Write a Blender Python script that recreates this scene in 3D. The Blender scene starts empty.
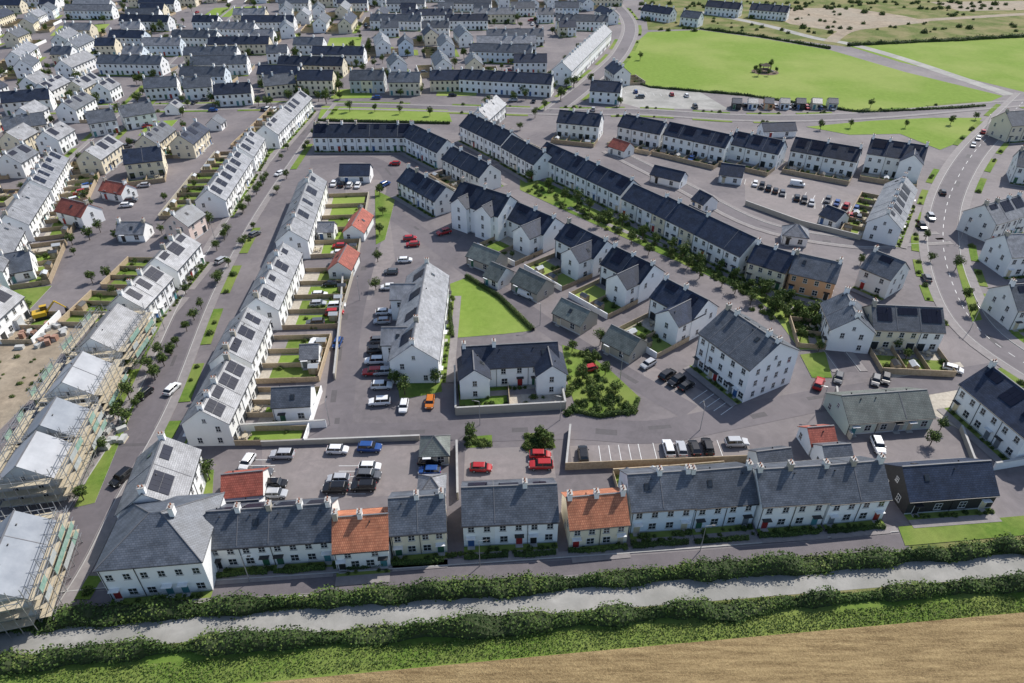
import bpy, math, random
import numpy as np
from mathutils import Vector, Matrix
random.seed(7); rng=np.random.default_rng(7)
scene=bpy.context.scene
# ---------------- survey frame: drone position -> ground plan ----------------
F=683.0; TH=math.radians(35); H=90.0
def P(u,v,z=0.0):
    a=(u-512)/F; t=(v-341.5)/F
    s=(H-z)/(math.sin(TH)+t*math.cos(TH))
    return Vector((a*s, s*(math.cos(TH)-t*math.sin(TH)), z))
# ---------------- materials ----------------
M={}
def nt_of(name):
    m=bpy.data.materials.new(name); m.use_nodes=True
    nt=m.node_tree; b=nt.nodes['Principled BSDF']; M[name]=m
    return m,nt,b
def mat(name,c1,c2=None,rough=0.8,scale=1.0,bump=0.0,bscale=None,spec=0.5,big=None,bigscale=0.05,metal=0.0,objrand=0.0,detail=5,fine=0):
    m,nt,b=nt_of(name); N=nt.nodes; Lk=nt.links
    if c2 is None: c2=tuple(x*0.82 for x in c1)
    tc=N.new('ShaderNodeTexCoord'); 
    no=N.new('ShaderNodeTexNoise'); no.inputs['Scale'].default_value=scale; no.inputs['Detail'].default_value=detail
    no.inputs['Roughness'].default_value=0.65
    Lk.new(tc.outputs['Object'],no.inputs['Vector'])
    cr=N.new('ShaderNodeValToRGB'); cr.color_ramp.elements[0].position=.35; cr.color_ramp.elements[1].position=.65
    cr.color_ramp.elements[0].color=(*c2,1); cr.color_ramp.elements[1].color=(*c1,1)
    Lk.new(no.outputs['Fac'],cr.inputs['Fac']); out=cr.outputs['Color']
    if big is not None:
        n2=N.new('ShaderNodeTexNoise'); n2.inputs['Scale'].default_value=bigscale; n2.inputs['Detail'].default_value=4
        Lk.new(tc.outputs['Object'],n2.inputs['Vector'])
        r2=N.new('ShaderNodeValToRGB'); r2.color_ramp.elements[0].position=.42; r2.color_ramp.elements[1].position=.6
        Lk.new(n2.outputs['Fac'],r2.inputs['Fac'])
        mx=N.new('ShaderNodeMix'); mx.data_type='RGBA'
        Lk.new(r2.outputs['Color'],mx.inputs['Factor']); Lk.new(out,mx.inputs['A']); mx.inputs['B'].default_value=(*big,1)
        out=mx.outputs['Result']
    if fine>0:
        n3=N.new('ShaderNodeTexNoise'); n3.inputs['Scale'].default_value=.22; n3.inputs['Detail'].default_value=9; n3.inputs['Roughness'].default_value=.8; n3.inputs['Distortion'].default_value=1.5
        Lk.new(tc.outputs['Object'],n3.inputs['Vector']); m3=N.new('ShaderNodeMapRange'); m3.inputs['From Min'].default_value=.3; m3.inputs['From Max'].default_value=.7
        m3.inputs['To Min'].default_value=1-fine; m3.inputs['To Max'].default_value=1+fine; Lk.new(n3.outputs['Fac'],m3.inputs['Value'])
        v3=N.new('ShaderNodeVectorMath'); v3.operation='SCALE'; Lk.new(out,v3.inputs[0]); Lk.new(m3.outputs['Result'],v3.inputs['Scale']); out=v3.outputs['Vector']
    if objrand>0:
        oi=N.new('ShaderNodeObjectInfo'); mr=N.new('ShaderNodeMapRange')
        mr.inputs['To Min'].default_value=1-objrand; mr.inputs['To Max'].default_value=1+objrand
        Lk.new(oi.outputs['Random'],mr.inputs['Value'])
        mx=N.new('ShaderNodeVectorMath'); mx.operation='SCALE'
        Lk.new(out,mx.inputs[0]); Lk.new(mr.outputs['Result'],mx.inputs['Scale']); out=mx.outputs['Vector']
    Lk.new(out,b.inputs['Base Color'])
    b.inputs['Roughness'].default_value=rough; b.inputs['Metallic'].default_value=metal
    b.inputs['Specular IOR Level'].default_value=spec
    if bump>0:
        nb=N.new('ShaderNodeTexNoise'); nb.inputs['Scale'].default_value=bscale or scale*4
        Lk.new(tc.outputs['Object'],nb.inputs['Vector'])
        bp=N.new('ShaderNodeBump'); bp.inputs['Strength'].default_value=bump; bp.inputs['Distance'].default_value=.1
        Lk.new(nb.outputs['Fac'],bp.inputs['Height']); Lk.new(bp.outputs['Normal'],b.inputs['Normal'])
    return m
def tiled(name,c1,c2,mortar,bw,bh,rough,spec=.5,objrand=.2,bump=.3):
    m,nt,b=nt_of(name); N=nt.nodes; Lk=nt.links
    tc=N.new('ShaderNodeTexCoord')
    br=N.new('ShaderNodeTexBrick'); br.inputs['Scale'].default_value=1
    br.inputs['Color1'].default_value=(*c1,1); br.inputs['Color2'].default_value=(*c2,1); br.inputs['Mortar'].default_value=(*mortar,1)
    br.inputs['Brick Width'].default_value=bw; br.inputs['Row Height'].default_value=bh; br.inputs['Mortar Size'].default_value=.025
    Lk.new(tc.outputs['Object'],br.inputs['Vector'])
    no=N.new('ShaderNodeTexNoise'); no.inputs['Scale'].default_value=.6; no.inputs['Detail'].default_value=6
    Lk.new(tc.outputs['Object'],no.inputs['Vector'])
    mr=N.new('ShaderNodeMapRange'); mr.inputs['From Min'].default_value=.3; mr.inputs['From Max'].default_value=.7
    mr.inputs['To Min'].default_value=.72; mr.inputs['To Max'].default_value=1.3
    Lk.new(no.outputs['Fac'],mr.inputs['Value'])
    oi=N.new('ShaderNodeObjectInfo'); m2=N.new('ShaderNodeMapRange')
    m2.inputs['To Min'].default_value=1-objrand; m2.inputs['To Max'].default_value=1+objrand
    Lk.new(oi.outputs['Random'],m2.inputs['Value'])
    mm=N.new('ShaderNodeMath'); mm.operation='MULTIPLY'; Lk.new(mr.outputs['Result'],mm.inputs[0]); Lk.new(m2.outputs['Result'],mm.inputs[1])
    vm=N.new('ShaderNodeVectorMath'); vm.operation='SCALE'; Lk.new(br.outputs['Color'],vm.inputs[0]); Lk.new(mm.outputs[0],vm.inputs['Scale'])
    Lk.new(vm.outputs['Vector'],b.inputs['Base Color'])
    b.inputs['Roughness'].default_value=rough; b.inputs['Specular IOR Level'].default_value=spec
    bp=N.new('ShaderNodeBump'); bp.inputs['Strength'].default_value=bump; bp.inputs['Distance'].default_value=.03
    Lk.new(br.outputs['Fac'],bp.inputs['Height']); bp.invert=True; Lk.new(bp.outputs['Normal'],b.inputs['Normal'])
tiled('slate',(.066,.078,.098),(.10,.113,.136),(.04,.043,.052),.5,.28,.5)
tiled('slate_dark',(.016,.026,.052),(.028,.040,.072),(.010,.014,.025),.5,.28,.6,spec=.3)
tiled('slate_green',(.13,.15,.135),(.17,.185,.165),(.07,.075,.07),.5,.28,.6)
tiled('slate_light',(.18,.185,.20),(.25,.255,.27),(.11,.11,.12),.5,.28,.45,spec=.6)
tiled('terracotta',(.42,.15,.075),(.52,.21,.11),(.22,.07,.04),.3,.32,.75)
tiled('redtile',(.30,.075,.05),(.38,.11,.075),(.16,.035,.025),.3,.32,.75)
for nm,c in dict(white=(.87,.87,.86),offwhite=(.82,.81,.77),cream=(.77,.69,.53),paleblue=(.68,.75,.81),grey=(.50,.52,.53),
                 pink=(.74,.60,.53),orange=(.60,.34,.19),stone=(.44,.40,.33),green=(.50,.55,.48)).items():
    mat('wall_'+nm,c,tuple(x*.95 for x in c),rough=.9,scale=.5,bump=.15,bscale=12,spec=.2,objrand=.03)
mat('wall_black',(.02,.02,.022),(.03,.03,.03),rough=.8,scale=3)
mat('glass',(.02,.025,.03),(.035,.042,.05),rough=.08,scale=.7,spec=.7)
mat('frame',(.78,.78,.77),rough=.5)
for nm,c in dict(red=(.35,.03,.03),blue=(.04,.12,.30),green=(.04,.13,.07),black=(.02,.02,.02),teal=(.08,.25,.27),cream=(.6,.52,.36),grey=(.2,.22,.24)).items():
    mat('door_'+nm,c,rough=.4)
DOORS=['door_'+k for k in('red','blue','green','black','teal','cream','grey')]
mat('gutter',(.03,.03,.032),rough=.5); mat('ridge',(.16,.16,.17),rough=.7); mat('pot',(.35,.14,.08),rough=.8)
mat('solar',(.008,.011,.024),(.012,.016,.034),rough=.4,scale=.3,spec=.15)
mat('asphalt',(.152,.134,.139),(.125,.111,.116),rough=.85,scale=.6,bump=.1,bscale=8,big=(.185,.163,.163),bigscale=.045,fine=.18)
mat('road',(.130,.115,.123),(.107,.095,.102),rough=.85,scale=.4,bump=.1,bscale=8,big=(.15,.133,.14),bigscale=.03,fine=.15)
mat('lane',(.36,.35,.325),(.29,.28,.26),rough=.9,scale=.5,big=(.25,.245,.225),bigscale=.12,fine=.14)
mat('pavement',(.25,.228,.222),(.21,.19,.187),rough=.9,scale=.8,fine=.12)
mat('court',(.245,.212,.205),(.195,.172,.168),rough=.9,scale=.7,big=(.21,.186,.18),bigscale=.1,fine=.15)
mat('kerb',(.42,.41,.39),rough=.85)
mat('patio',(.46,.42,.35),(.34,.30,.25),rough=.9,scale=1.5)
mat('gravel',(.38,.34,.27),(.24,.21,.17),rough=1,scale=6)
mat('soil',(.17,.12,.08),(.10,.075,.05),rough=1,scale=3)
mat('grass',(.145,.215,.042),(.09,.155,.028),rough=1,scale=.9,bump=.4,bscale=6,big=(.18,.225,.058),bigscale=.08,spec=.1,fine=.15)
mat('field',(.195,.275,.055),(.160,.24,.043),rough=1,scale=.5,bump=.3,bscale=3,big=(.24,.295,.08),bigscale=.02,spec=.1,fine=.1)
mat('rough_grass',(.155,.18,.058),(.085,.115,.032),rough=1,scale=.7,bump=.6,bscale=4,big=(.22,.20,.095),bigscale=.07,spec=.1,fine=.2)
mat('countryside',(.15,.19,.06),(.10,.14,.05),rough=1,scale=.05,big=(.24,.21,.11),bigscale=.006,spec=.1)
mat('dirt',(.36,.29,.21),(.22,.175,.125),rough=1,scale=.15,bump=.5,bscale=1,big=(.29,.245,.185),bigscale=.03,fine=.3)
mat('paint',(.78,.78,.76),(.6,.6,.58),rough=.7,scale=3)
mat('timber',(.46,.365,.25),(.34,.26,.17),rough=.9,scale=2,objrand=.2)
mat('bark',(.10,.075,.055),rough=.95,scale=6)
mat('steel',(.45,.46,.47),rough=.4,metal=.6); mat('netting',(.16,.30,.23),(.30,.40,.35),rough=.9,scale=1.5)
mat('netting_grey',(.45,.47,.46),(.33,.36,.35),rough=.9,scale=1.5)
mat('board',(.50,.43,.31),rough=.9,scale=2); mat('plant_yellow',(.6,.38,.03),rough=.4); mat('brick',(.38,.22,.16),rough=.9,scale=4); mat('wrap',(.5,.5,.48),rough=.6)
mat('membrane',(.42,.43,.45),(.34,.35,.37),rough=.8,scale=.3,spec=.2)
mat('membrane2',(.30,.32,.35),(.23,.25,.28),rough=.8,scale=.3,spec=.2)
mat('patch',(.10,.092,.097),(.085,.077,.08),rough=.85,scale=1)
LEAF=[]
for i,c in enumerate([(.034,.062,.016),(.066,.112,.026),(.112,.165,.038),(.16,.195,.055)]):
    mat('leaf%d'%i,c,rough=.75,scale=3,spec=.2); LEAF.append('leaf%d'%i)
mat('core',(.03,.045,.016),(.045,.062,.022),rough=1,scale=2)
def wheat():
    m,nt,b=nt_of('wheat'); N=nt.nodes; Lk=nt.links
    tc=N.new('ShaderNodeTexCoord'); mp=N.new('ShaderNodeMapping'); mp.inputs['Rotation'].default_value=(0,0,math.radians(-8)); mp.inputs['Scale'].default_value=(.10,1,1)
    Lk.new(tc.outputs['Object'],mp.inputs['Vector'])
    n=N.new('ShaderNodeTexNoise'); n.inputs['Scale'].default_value=1.5; n.inputs['Detail'].default_value=8; n.inputs['Roughness'].default_value=.7
    Lk.new(mp.outputs[0],n.inputs['Vector'])
    n2=N.new('ShaderNodeTexNoise'); n2.inputs['Scale'].default_value=3.5; n2.inputs['Detail'].default_value=8; n2.inputs['Roughness'].default_value=.8; Lk.new(tc.outputs['Object'],n2.inputs['Vector'])
    ad=N.new('ShaderNodeMath'); ad.operation='ADD'; Lk.new(n.outputs['Fac'],ad.inputs[0]); Lk.new(n2.outputs['Fac'],ad.inputs[1])
    cr=N.new('ShaderNodeValToRGB'); e=cr.color_ramp.elements; e[0].position=.40; e[0].color=(.185,.12,.05,1); e[1].position=.60; e[1].color=(.50,.36,.175,1)
    hf=N.new('ShaderNodeMath'); hf.operation='MULTIPLY'; hf.inputs[1].default_value=.5; Lk.new(ad.outputs[0],hf.inputs[0])
    Lk.new(hf.outputs[0],cr.inputs['Fac']); Lk.new(cr.outputs[0],b.inputs['Base Color']); b.inputs['Roughness'].default_value=1
    bp=N.new('ShaderNodeBump'); bp.inputs['Strength'].default_value=1; bp.inputs['Distance'].default_value=.4; Lk.new(n2.outputs['Fac'],bp.inputs['Height']); Lk.new(bp.outputs[0],b.inputs['Normal'])
wheat()
# ---------------- mesh builder ----------------
class MB:
    def __init__(s): s.v=[];s.f=[];s.m=[];s.slots=[];s.xf=None
    def mi(s,n):
        if n not in s.slots: s.slots.append(n)
        return s.slots.index(n)
    def poly(s,pts,m):
        k=len(s.v); 
        for p in pts: s.v.append(tuple(s.xf(*p)) if s.xf else tuple(p))
        s.f.append(tuple(range(k,k+len(pts)))); s.m.append(s.mi(m))
    def box(s,x0,x1,y0,y1,z0,z1,m,bottom=False):
        k=len(s.v); c=[(x0,y0,z0),(x1,y0,z0),(x1,y1,z0),(x0,y1,z0),(x0,y0,z1),(x1,y0,z1),(x1,y1,z1),(x0,y1,z1)]
        for p in c: s.v.append(tuple(s.xf(*p)) if s.xf else p)
        fs=[(4,5,6,7),(0,1,5,4),(1,2,6,5),(2,3,7,6),(3,0,4,7)]
        if bottom: fs.append((3,2,1,0))
        i=s.mi(m)
        for f in fs: s.f.append(tuple(k+j for j in f)); s.m.append(i)
    def hexa(s,c,m):
        k=len(s.v)
        for p in c: s.v.append(tuple(s.xf(*p)) if s.xf else tuple(p))
        i=s.mi(m)
        for f in [(4,5,6,7),(0,1,5,4),(1,2,6,5),(2,3,7,6),(3,0,4,7),(3,2,1,0)]: s.f.append(tuple(k+j for j in f)); s.m.append(i)
    def cyl(s,x,y,z0,z1,r0,r1,m,n=6,cap=True,q=None):
        p0=Vector((x,y,z0)); p1=q if q is not None else Vector((x,y,z1))
        d=(p1-p0).normalized(); a=d.orthogonal().normalized(); b=d.cross(a); k=len(s.v)
        for (p,r) in((p0,r0),(p1,r1)):
            for j in range(n):
                w=p+(a*math.cos(6.2832*j/n)+b*math.sin(6.2832*j/n))*r
                s.v.append(tuple(s.xf(*w)) if s.xf else tuple(w))
        i=s.mi(m)
        for j in range(n):
            s.f.append((k+j,k+(j+1)%n,k+n+(j+1)%n,k+n+j)); s.m.append(i)
        if cap: s.f.append(tuple(k+n+j for j in range(n))); s.m.append(i)
    def mesh(s,name):
        me=bpy.data.meshes.new(name); me.from_pydata(s.v,[],s.f)
        for n in s.slots: me.materials.append(M[n])
        me.polygons.foreach_set('material_index',s.m); me.update(); return me
    def obj(s,name,parent=None,loc=(0,0,0),rz=0):
        o=bpy.data.objects.new(name,s.mesh(name)); scene.collection.objects.link(o)
        if parent: o.parent=parent
        else: o.location=loc; o.rotation_euler=(0,0,rz)
        return o
def empty(name,loc,rz=0):
    o=bpy.data.objects.new(name,None); scene.collection.objects.link(o); o.location=loc; o.rotation_euler=(0,0,rz); o.empty_display_size=.5; return o
def inst(name,me,loc,rz=0,sc=1):
    o=bpy.data.objects.new(name,me); scene.collection.objects.link(o); o.location=loc; o.rotation_euler=(0,0,rz)
    o.scale=(sc,sc,sc) if not isinstance(sc,tuple) else sc; return o
OCC=[]
def occ_line(A,B,r,step=4):
    L=(B-A).length; n=max(1,int(L/step))
    for i in range(n+1): p=A.lerp(B,i/n); OCC.append((p.x,p.y,r))
def free(A,B,r):
    L=(B-A).length; n=max(1,int(L/4)); o=np.array(OCC)
    for i in range(n+1):
        p=A.lerp(B,i/n); d=np.hypot(o[:,0]-p.x,o[:,1]-p.y)-o[:,2]-r
        if d.min()<0: return False
    return True
# ---------------- ground sheets ----------------
zk=[0]
def sheet(name,pix,m,z=None,world=False,occ=False):
    if z is None: zk[0]+=1; z=.05+.004*(zk[0]%22)
    pts=[p if world else P(*p) for p in pix]
    if occ:
        for i in range(len(pts)): occ_line(pts[i],pts[(i+1)%len(pts)],3)
        c=sum(pts,Vector((0,0,0)))/len(pts)
        for p in pts: occ_line(c,p,3)
    b=MB(); A=sum(pts[i].x*pts[(i+1)%len(pts)].y-pts[(i+1)%len(pts)].x*pts[i].y for i in range(len(pts)))
    if A<0: pts=pts[::-1]
    b.poly([(p.x,p.y,z) for p in pts],m)
    n=len(pts)
    if z>.04:
        for i in range(n):
            p,q=pts[i],pts[(i+1)%n]
            b.poly([(p.x,p.y,0),(q.x,q.y,0),(q.x,q.y,z),(p.x,p.y,z)],'kerb' if m not in('rough_grass','wheat') else m)
    return b.obj(name)
def smooth(pts,n=6):
    out=[]
    for i in range(len(pts)-1):
        p0=pts[max(i-1,0)];p1=pts[i];p2=pts[i+1];p3=pts[min(i+2,len(pts)-1)]
        for j in range(n):
            t=j/n; out.append(.5*((2*p1)+(p2-p0)*t+(2*p0-5*p1+4*p2-p3)*t*t+(3*p1-p0-3*p2+p3)*t**3))
    out.append(pts[-1]); return out
def ribbon(b,pts,w,z,m,off=0,side_h=0):
    L=[];R=[]
    for i,p in enumerate(pts):
        a=pts[max(i-1,0)];c=pts[min(i+1,len(pts)-1)]; d=(c-a); d.z=0; d.normalize(); n=Vector((-d.y,d.x,0))
        L.append(p+n*(off+w/2)); R.append(p+n*(off-w/2))
    for i in range(len(pts)-1):
        b.poly([(R[i].x,R[i].y,z),(R[i+1].x,R[i+1].y,z),(L[i+1].x,L[i+1].y,z),(L[i].x,L[i].y,z)],m)
        if side_h:
            for S,T in((L[i],L[i+1]),(R[i],R[i+1])):
                b.poly([(S.x,S.y,z-side_h),(T.x,T.y,z-side_h),(T.x,T.y,z),(S.x,S.y,z)],m)
rk=[0]
def road(name,pix,w=6,pave=1.8,verge=0,line=False,m='road',z=None):
    pts=smooth([P(*p) for p in pix]); rk[0]+=1
    for p in pts[::2]: OCC.append((p.x,p.y,w/2+1))
    z=z or .014+.004*(rk[0]%7)
    b=MB(); ribbon(b,pts,w,z,m); b.obj(name)
    if pave:
        b=MB(); zp=.10+.004*(rk[0]%7)
        for s in(-1,1):
            ribbon(b,pts,.18,zp+.02,'kerb',off=s*(w/2+.09),side_h=.12)
            ribbon(b,pts,pave,zp,'pavement',off=s*(w/2+.18+pave/2),side_h=.1)
            ribbon(b,pts,.12,z+.006,'pavement',off=s*(w/2-.3))
        b.obj('pavement')
    if verge:
        for s in(-1,1):
            for i in range(0,len(pts)-3,3):
                if random.random()<.85:
                    b=MB(); seg=pts[i:i+3]; ribbon(b,seg,verge,.13,'grass',off=s*(w/2+.2+pave+verge/2),side_h=.12); b.obj('verge')
                    d=(seg[1]-seg[0]).normalized(); n_=Vector((-d.y,d.x,0))
                    for k in range(3):
                        if random.random()<.6: shrub_at(seg[0].lerp(seg[-1],random.random())+n_*s*(w/2+.2+pave+verge*random.uniform(.3,.7))+Vector((0,0,.12)),.9)
    if line:
        b=MB()
        for i in range(len(pts)-1):
            d=(pts[i+1]-pts[i]); L=d.length; n=max(1,int(L/5)); 
            for j in range(n):
                a=pts[i]+d*(j/n); c=pts[i]+d*((j+.45)/n); ribbon(b,[a,c],.14,z+.02,'paint')
        b.obj('road_marking')
    if m=='road' and w>4.5:
        b=MB()
        for i in range(0,len(pts)-1,4):
            if random.random()<.6:
                p=pts[i]; d=(pts[i+1]-p).normalized(); ribbon(b,[p,p+d*random.uniform(2,9)],random.uniform(.6,1.6),z+.004,'patch',off=random.uniform(-1.5,1.5))
        if b.v: b.obj('asphalt_patch')
# ---------------- foliage ----------------
def quads(cent,size,nrm=None):
    n=len(cent); d=rng.normal(size=(n,3)); 
    if nrm is not None: d=d*.55+nrm
    d/=np.linalg.norm(d,axis=1)[:,None]
    r=rng.normal(size=(n,3)); a=np.cross(d,r); a/=np.linalg.norm(a,axis=1)[:,None]; b=np.cross(d,a)
    s=size*rng.uniform(.6,1.3,size=(n,1)); a*=s; b*=s*.7
    v=np.stack([cent-a,cent-b,cent+a,cent+b],1).reshape(-1,3); return v
def leafmesh(name,cent,size,shade,nrm=None,base=None,mats=LEAF):
    v=quads(cent,size,nrm); n=len(cent)
    bv=[];bf=[];bm=[];slots=list(mats)
    if base: bv=base.v; bf=base.f; slots+=base.slots; bm=[len(mats)+i for i in base.m]
    k=len(bv); verts=list(bv)+[tuple(x) for x in v.tolist()]
    faces=list(bf)+[(k+4*i,k+4*i+1,k+4*i+2,k+4*i+3) for i in range(n)]
    mi=list(bm)+[int(x) for x in np.clip(shade,0,len(mats)-1)]
    me=bpy.data.meshes.new(name); me.from_pydata(verts,[],faces)
    for s in slots: me.materials.append(M[s])
    me.polygons.foreach_set('material_index',mi); me.update(); return me
def treemesh(i,h=4.8,cr=1.7):
    b=MB(); b.cyl(0,0,0,h*.6,.12,.07,'bark',7)
    for k in range(6):
        an=k*1.05+random.random(); z0=h*random.uniform(.22,.45); e=Vector((math.cos(an)*cr*.6,math.sin(an)*cr*.6,z0+h*random.uniform(.15,.3)))
        b.cyl(0,0,z0,0,.06,.025,'bark',5,q=e,cap=False)
    C=[];S=[];Nn=[]; zc=h*.58; hz=h*.38
    for k in range(24):
        d0=rng.normal(size=3); d0/=np.linalg.norm(d0); rad=random.uniform(.35,.9)
        c=np.array([0,0,zc])+d0*np.array([cr*.8,cr*.8,hz*.8])*rad; r=random.uniform(.42,.7)*cr/1.7; n=34
        d=rng.normal(size=(n,3)); d/=np.linalg.norm(d,axis=1)[:,None]
        C.append(c+d*r*rng.uniform(.5,1.1,size=(n,1))); Nn.append(d)
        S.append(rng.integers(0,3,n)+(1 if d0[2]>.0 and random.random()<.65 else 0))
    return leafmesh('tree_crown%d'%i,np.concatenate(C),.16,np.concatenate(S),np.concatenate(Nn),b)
TREES=[treemesh(i,random.uniform(4.0,5.6),random.uniform(1.5,2.3)) for i in range(7)]
def bushmesh(i,mats=LEAF,n=260,r=.8,h=.9):
    d=rng.normal(size=(n,3)); d[:,2]=abs(d[:,2]); d/=np.linalg.norm(d,axis=1)[:,None]
    lump=1+.25*np.sin(d[:,0:1]*5+i)*np.cos(d[:,1:2]*4+i*2)
    c=d*np.array([r,r,h])*lump*rng.uniform(.7,1.05,size=(n,1))
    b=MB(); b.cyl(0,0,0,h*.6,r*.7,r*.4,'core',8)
    return leafmesh('shrub%d'%i,c,.13,rng.integers(0,4,n) if len(mats)>3 else rng.integers(0,len(mats),n),d,b,mats)
BUSH=[bushmesh(i) for i in range(4)]+[bushmesh(5,['leaf0','leaf1','leaf1']),bushmesh(6,['leaf2','leaf2','leaf3'])]
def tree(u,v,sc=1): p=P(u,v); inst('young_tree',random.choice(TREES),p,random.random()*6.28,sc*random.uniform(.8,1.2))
def shrub_at(p,sc=1): inst('shrub',random.choice(BUSH),p,random.random()*6.28,sc*random.uniform(.6,1.3))
def hedge(name,pix,w,h,dens=60,leaf=.2,world=None,var=.35,step=1.2):
    pts=world or [P(*p) for p in pix]; out=[]
    for i in range(len(pts)-1):
        n=max(1,int((pts[i+1]-pts[i]).length/step)); out+=[pts[i].lerp(pts[i+1],j/n) for j in range(n)]
    out.append(pts[-1]); n=len(out)
    ww=w*(1+var*np.convolve(rng.normal(size=n+4),np.ones(5)/2.5,'valid')[:n]*.6); hh=h*(1+var*np.convolve(rng.normal(size=n+2),np.ones(3)/1.8,'valid')[:n]*.6)
    ww=np.clip(ww,w*.45,w*1.6); hh=np.clip(hh,h*.4,h*1.7)
    off=np.cumsum(rng.normal(size=n))*.12*var/.35; off-=np.linspace(off[0],off[-1],n)
    b=MB(); C=[];Nn=[]; rings=[]
    for i,p in enumerate(out):
        a=out[max(i-1,0)];c=out[min(i+1,n-1)]; d=(c-a).normalized(); nn=Vector((-d.y,d.x,0)); rings.append((p+nn*float(np.clip(off[i],-.7,.7)),nn,ww[i],hh[i]))
    prof=[(-.38,0),(-.36,.5),(-.2,.72),(.2,.72),(.36,.5),(.38,0)]
    for i in range(n-1):
        for j in range(5):
            q=[]
            for (ii,jj) in((i,j),(i+1,j),(i+1,j+1),(i,j+1)):
                p,nn,W,Hh=rings[ii]; q.append(tuple(p+nn*(prof[jj][0]*W)+Vector((0,0,prof[jj][1]*Hh))))
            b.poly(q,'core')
        m=int(dens*(out[i+1]-out[i]).length); t=rng.uniform(0,1,m); an=rng.uniform(0.02,math.pi-.02,m)
        p=rings[i][0]; q=rings[i+1][0]; nn=rings[i][1]
        W=(rings[i][2]*(1-t)+rings[i+1][2]*t)*.5; Hh=rings[i][3]*(1-t)+rings[i+1][3]*t
        rr=rng.uniform(.72,1.12,m); cx=np.cos(an); sz=np.sin(an)**.6
        X=p.x+(q.x-p.x)*t+nn.x*cx*W*rr; Y=p.y+(q.y-p.y)*t+nn.y*cx*W*rr; Z=sz*Hh*rr
        C.append(np.stack([X,Y,Z],1)); Nn.append(np.stack([nn.x*cx,nn.y*cx,sz],1))
    C=np.concatenate(C); Nn=np.concatenate(Nn)
    sh=np.sin(C[:,0]*.55)+np.sin(C[:,0]*.21+C[:,1]*.4+2)+rng.normal(size=len(C))*.8
    sh=np.clip(np.floor(sh*.6+1.6),0,3)
    me=leafmesh(name,C,leaf,sh,Nn,b); o=bpy.data.objects.new(name,me); scene.collection.objects.link(o)
def meadow(name,pix,n,size=.22,h=.35):
    A,B,C_,D=[np.array(P(*p)) for p in pix]; s=rng.uniform(0,1,(n,1)); t=rng.uniform(0,1,(n,1))
    c=(A*(1-s)+B*s)*(1-t)+(D*(1-s)+C_*s)*t; c[:,2]=rng.uniform(.05,h,n)
    me=leafmesh(name,c,size,rng.integers(1,5,n),np.tile(np.array([0,0,.6]),(n,1))); o=bpy.data.objects.new(name,me); scene.collection.objects.link(o)
# ---------------- houses ----------------
def window(b,x,z,y,s,w=.95,h=1.3,axis='y',lod=0,frame='frame'):
    def bx(x0,x1,d0,d1,z0,z1,m):
        if axis=='y': b.box(x0,x1,min(y+s*d0,y+s*d1),max(y+s*d0,y+s*d1),z0,z1,m)
        else: b.box(min(y+s*d0,y+s*d1),max(y+s*d0,y+s*d1),x0,x1,z0,z1,m)
    if lod: bx(x-w/2,x+w/2,0,.03,z-h/2,z+h/2,'glass'); return
    f=.07
    bx(x-w/2-f,x+w/2+f,0,.04,z-h/2-f,z+h/2+f,frame)
    bx(x-w/2,x+w/2,.03,.05,z-h/2,z+h/2,'glass')
    bx(x-w/2,x+w/2,.05,.065,z-.03,z+.03,frame); bx(x-.025,x+.025,.05,.062,z-h/2,z+h/2,frame)
    bx(x-w/2-.12,x+w/2+.12,0,.12,z-h/2-.17,z-h/2-f-.004,'kerb')
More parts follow.
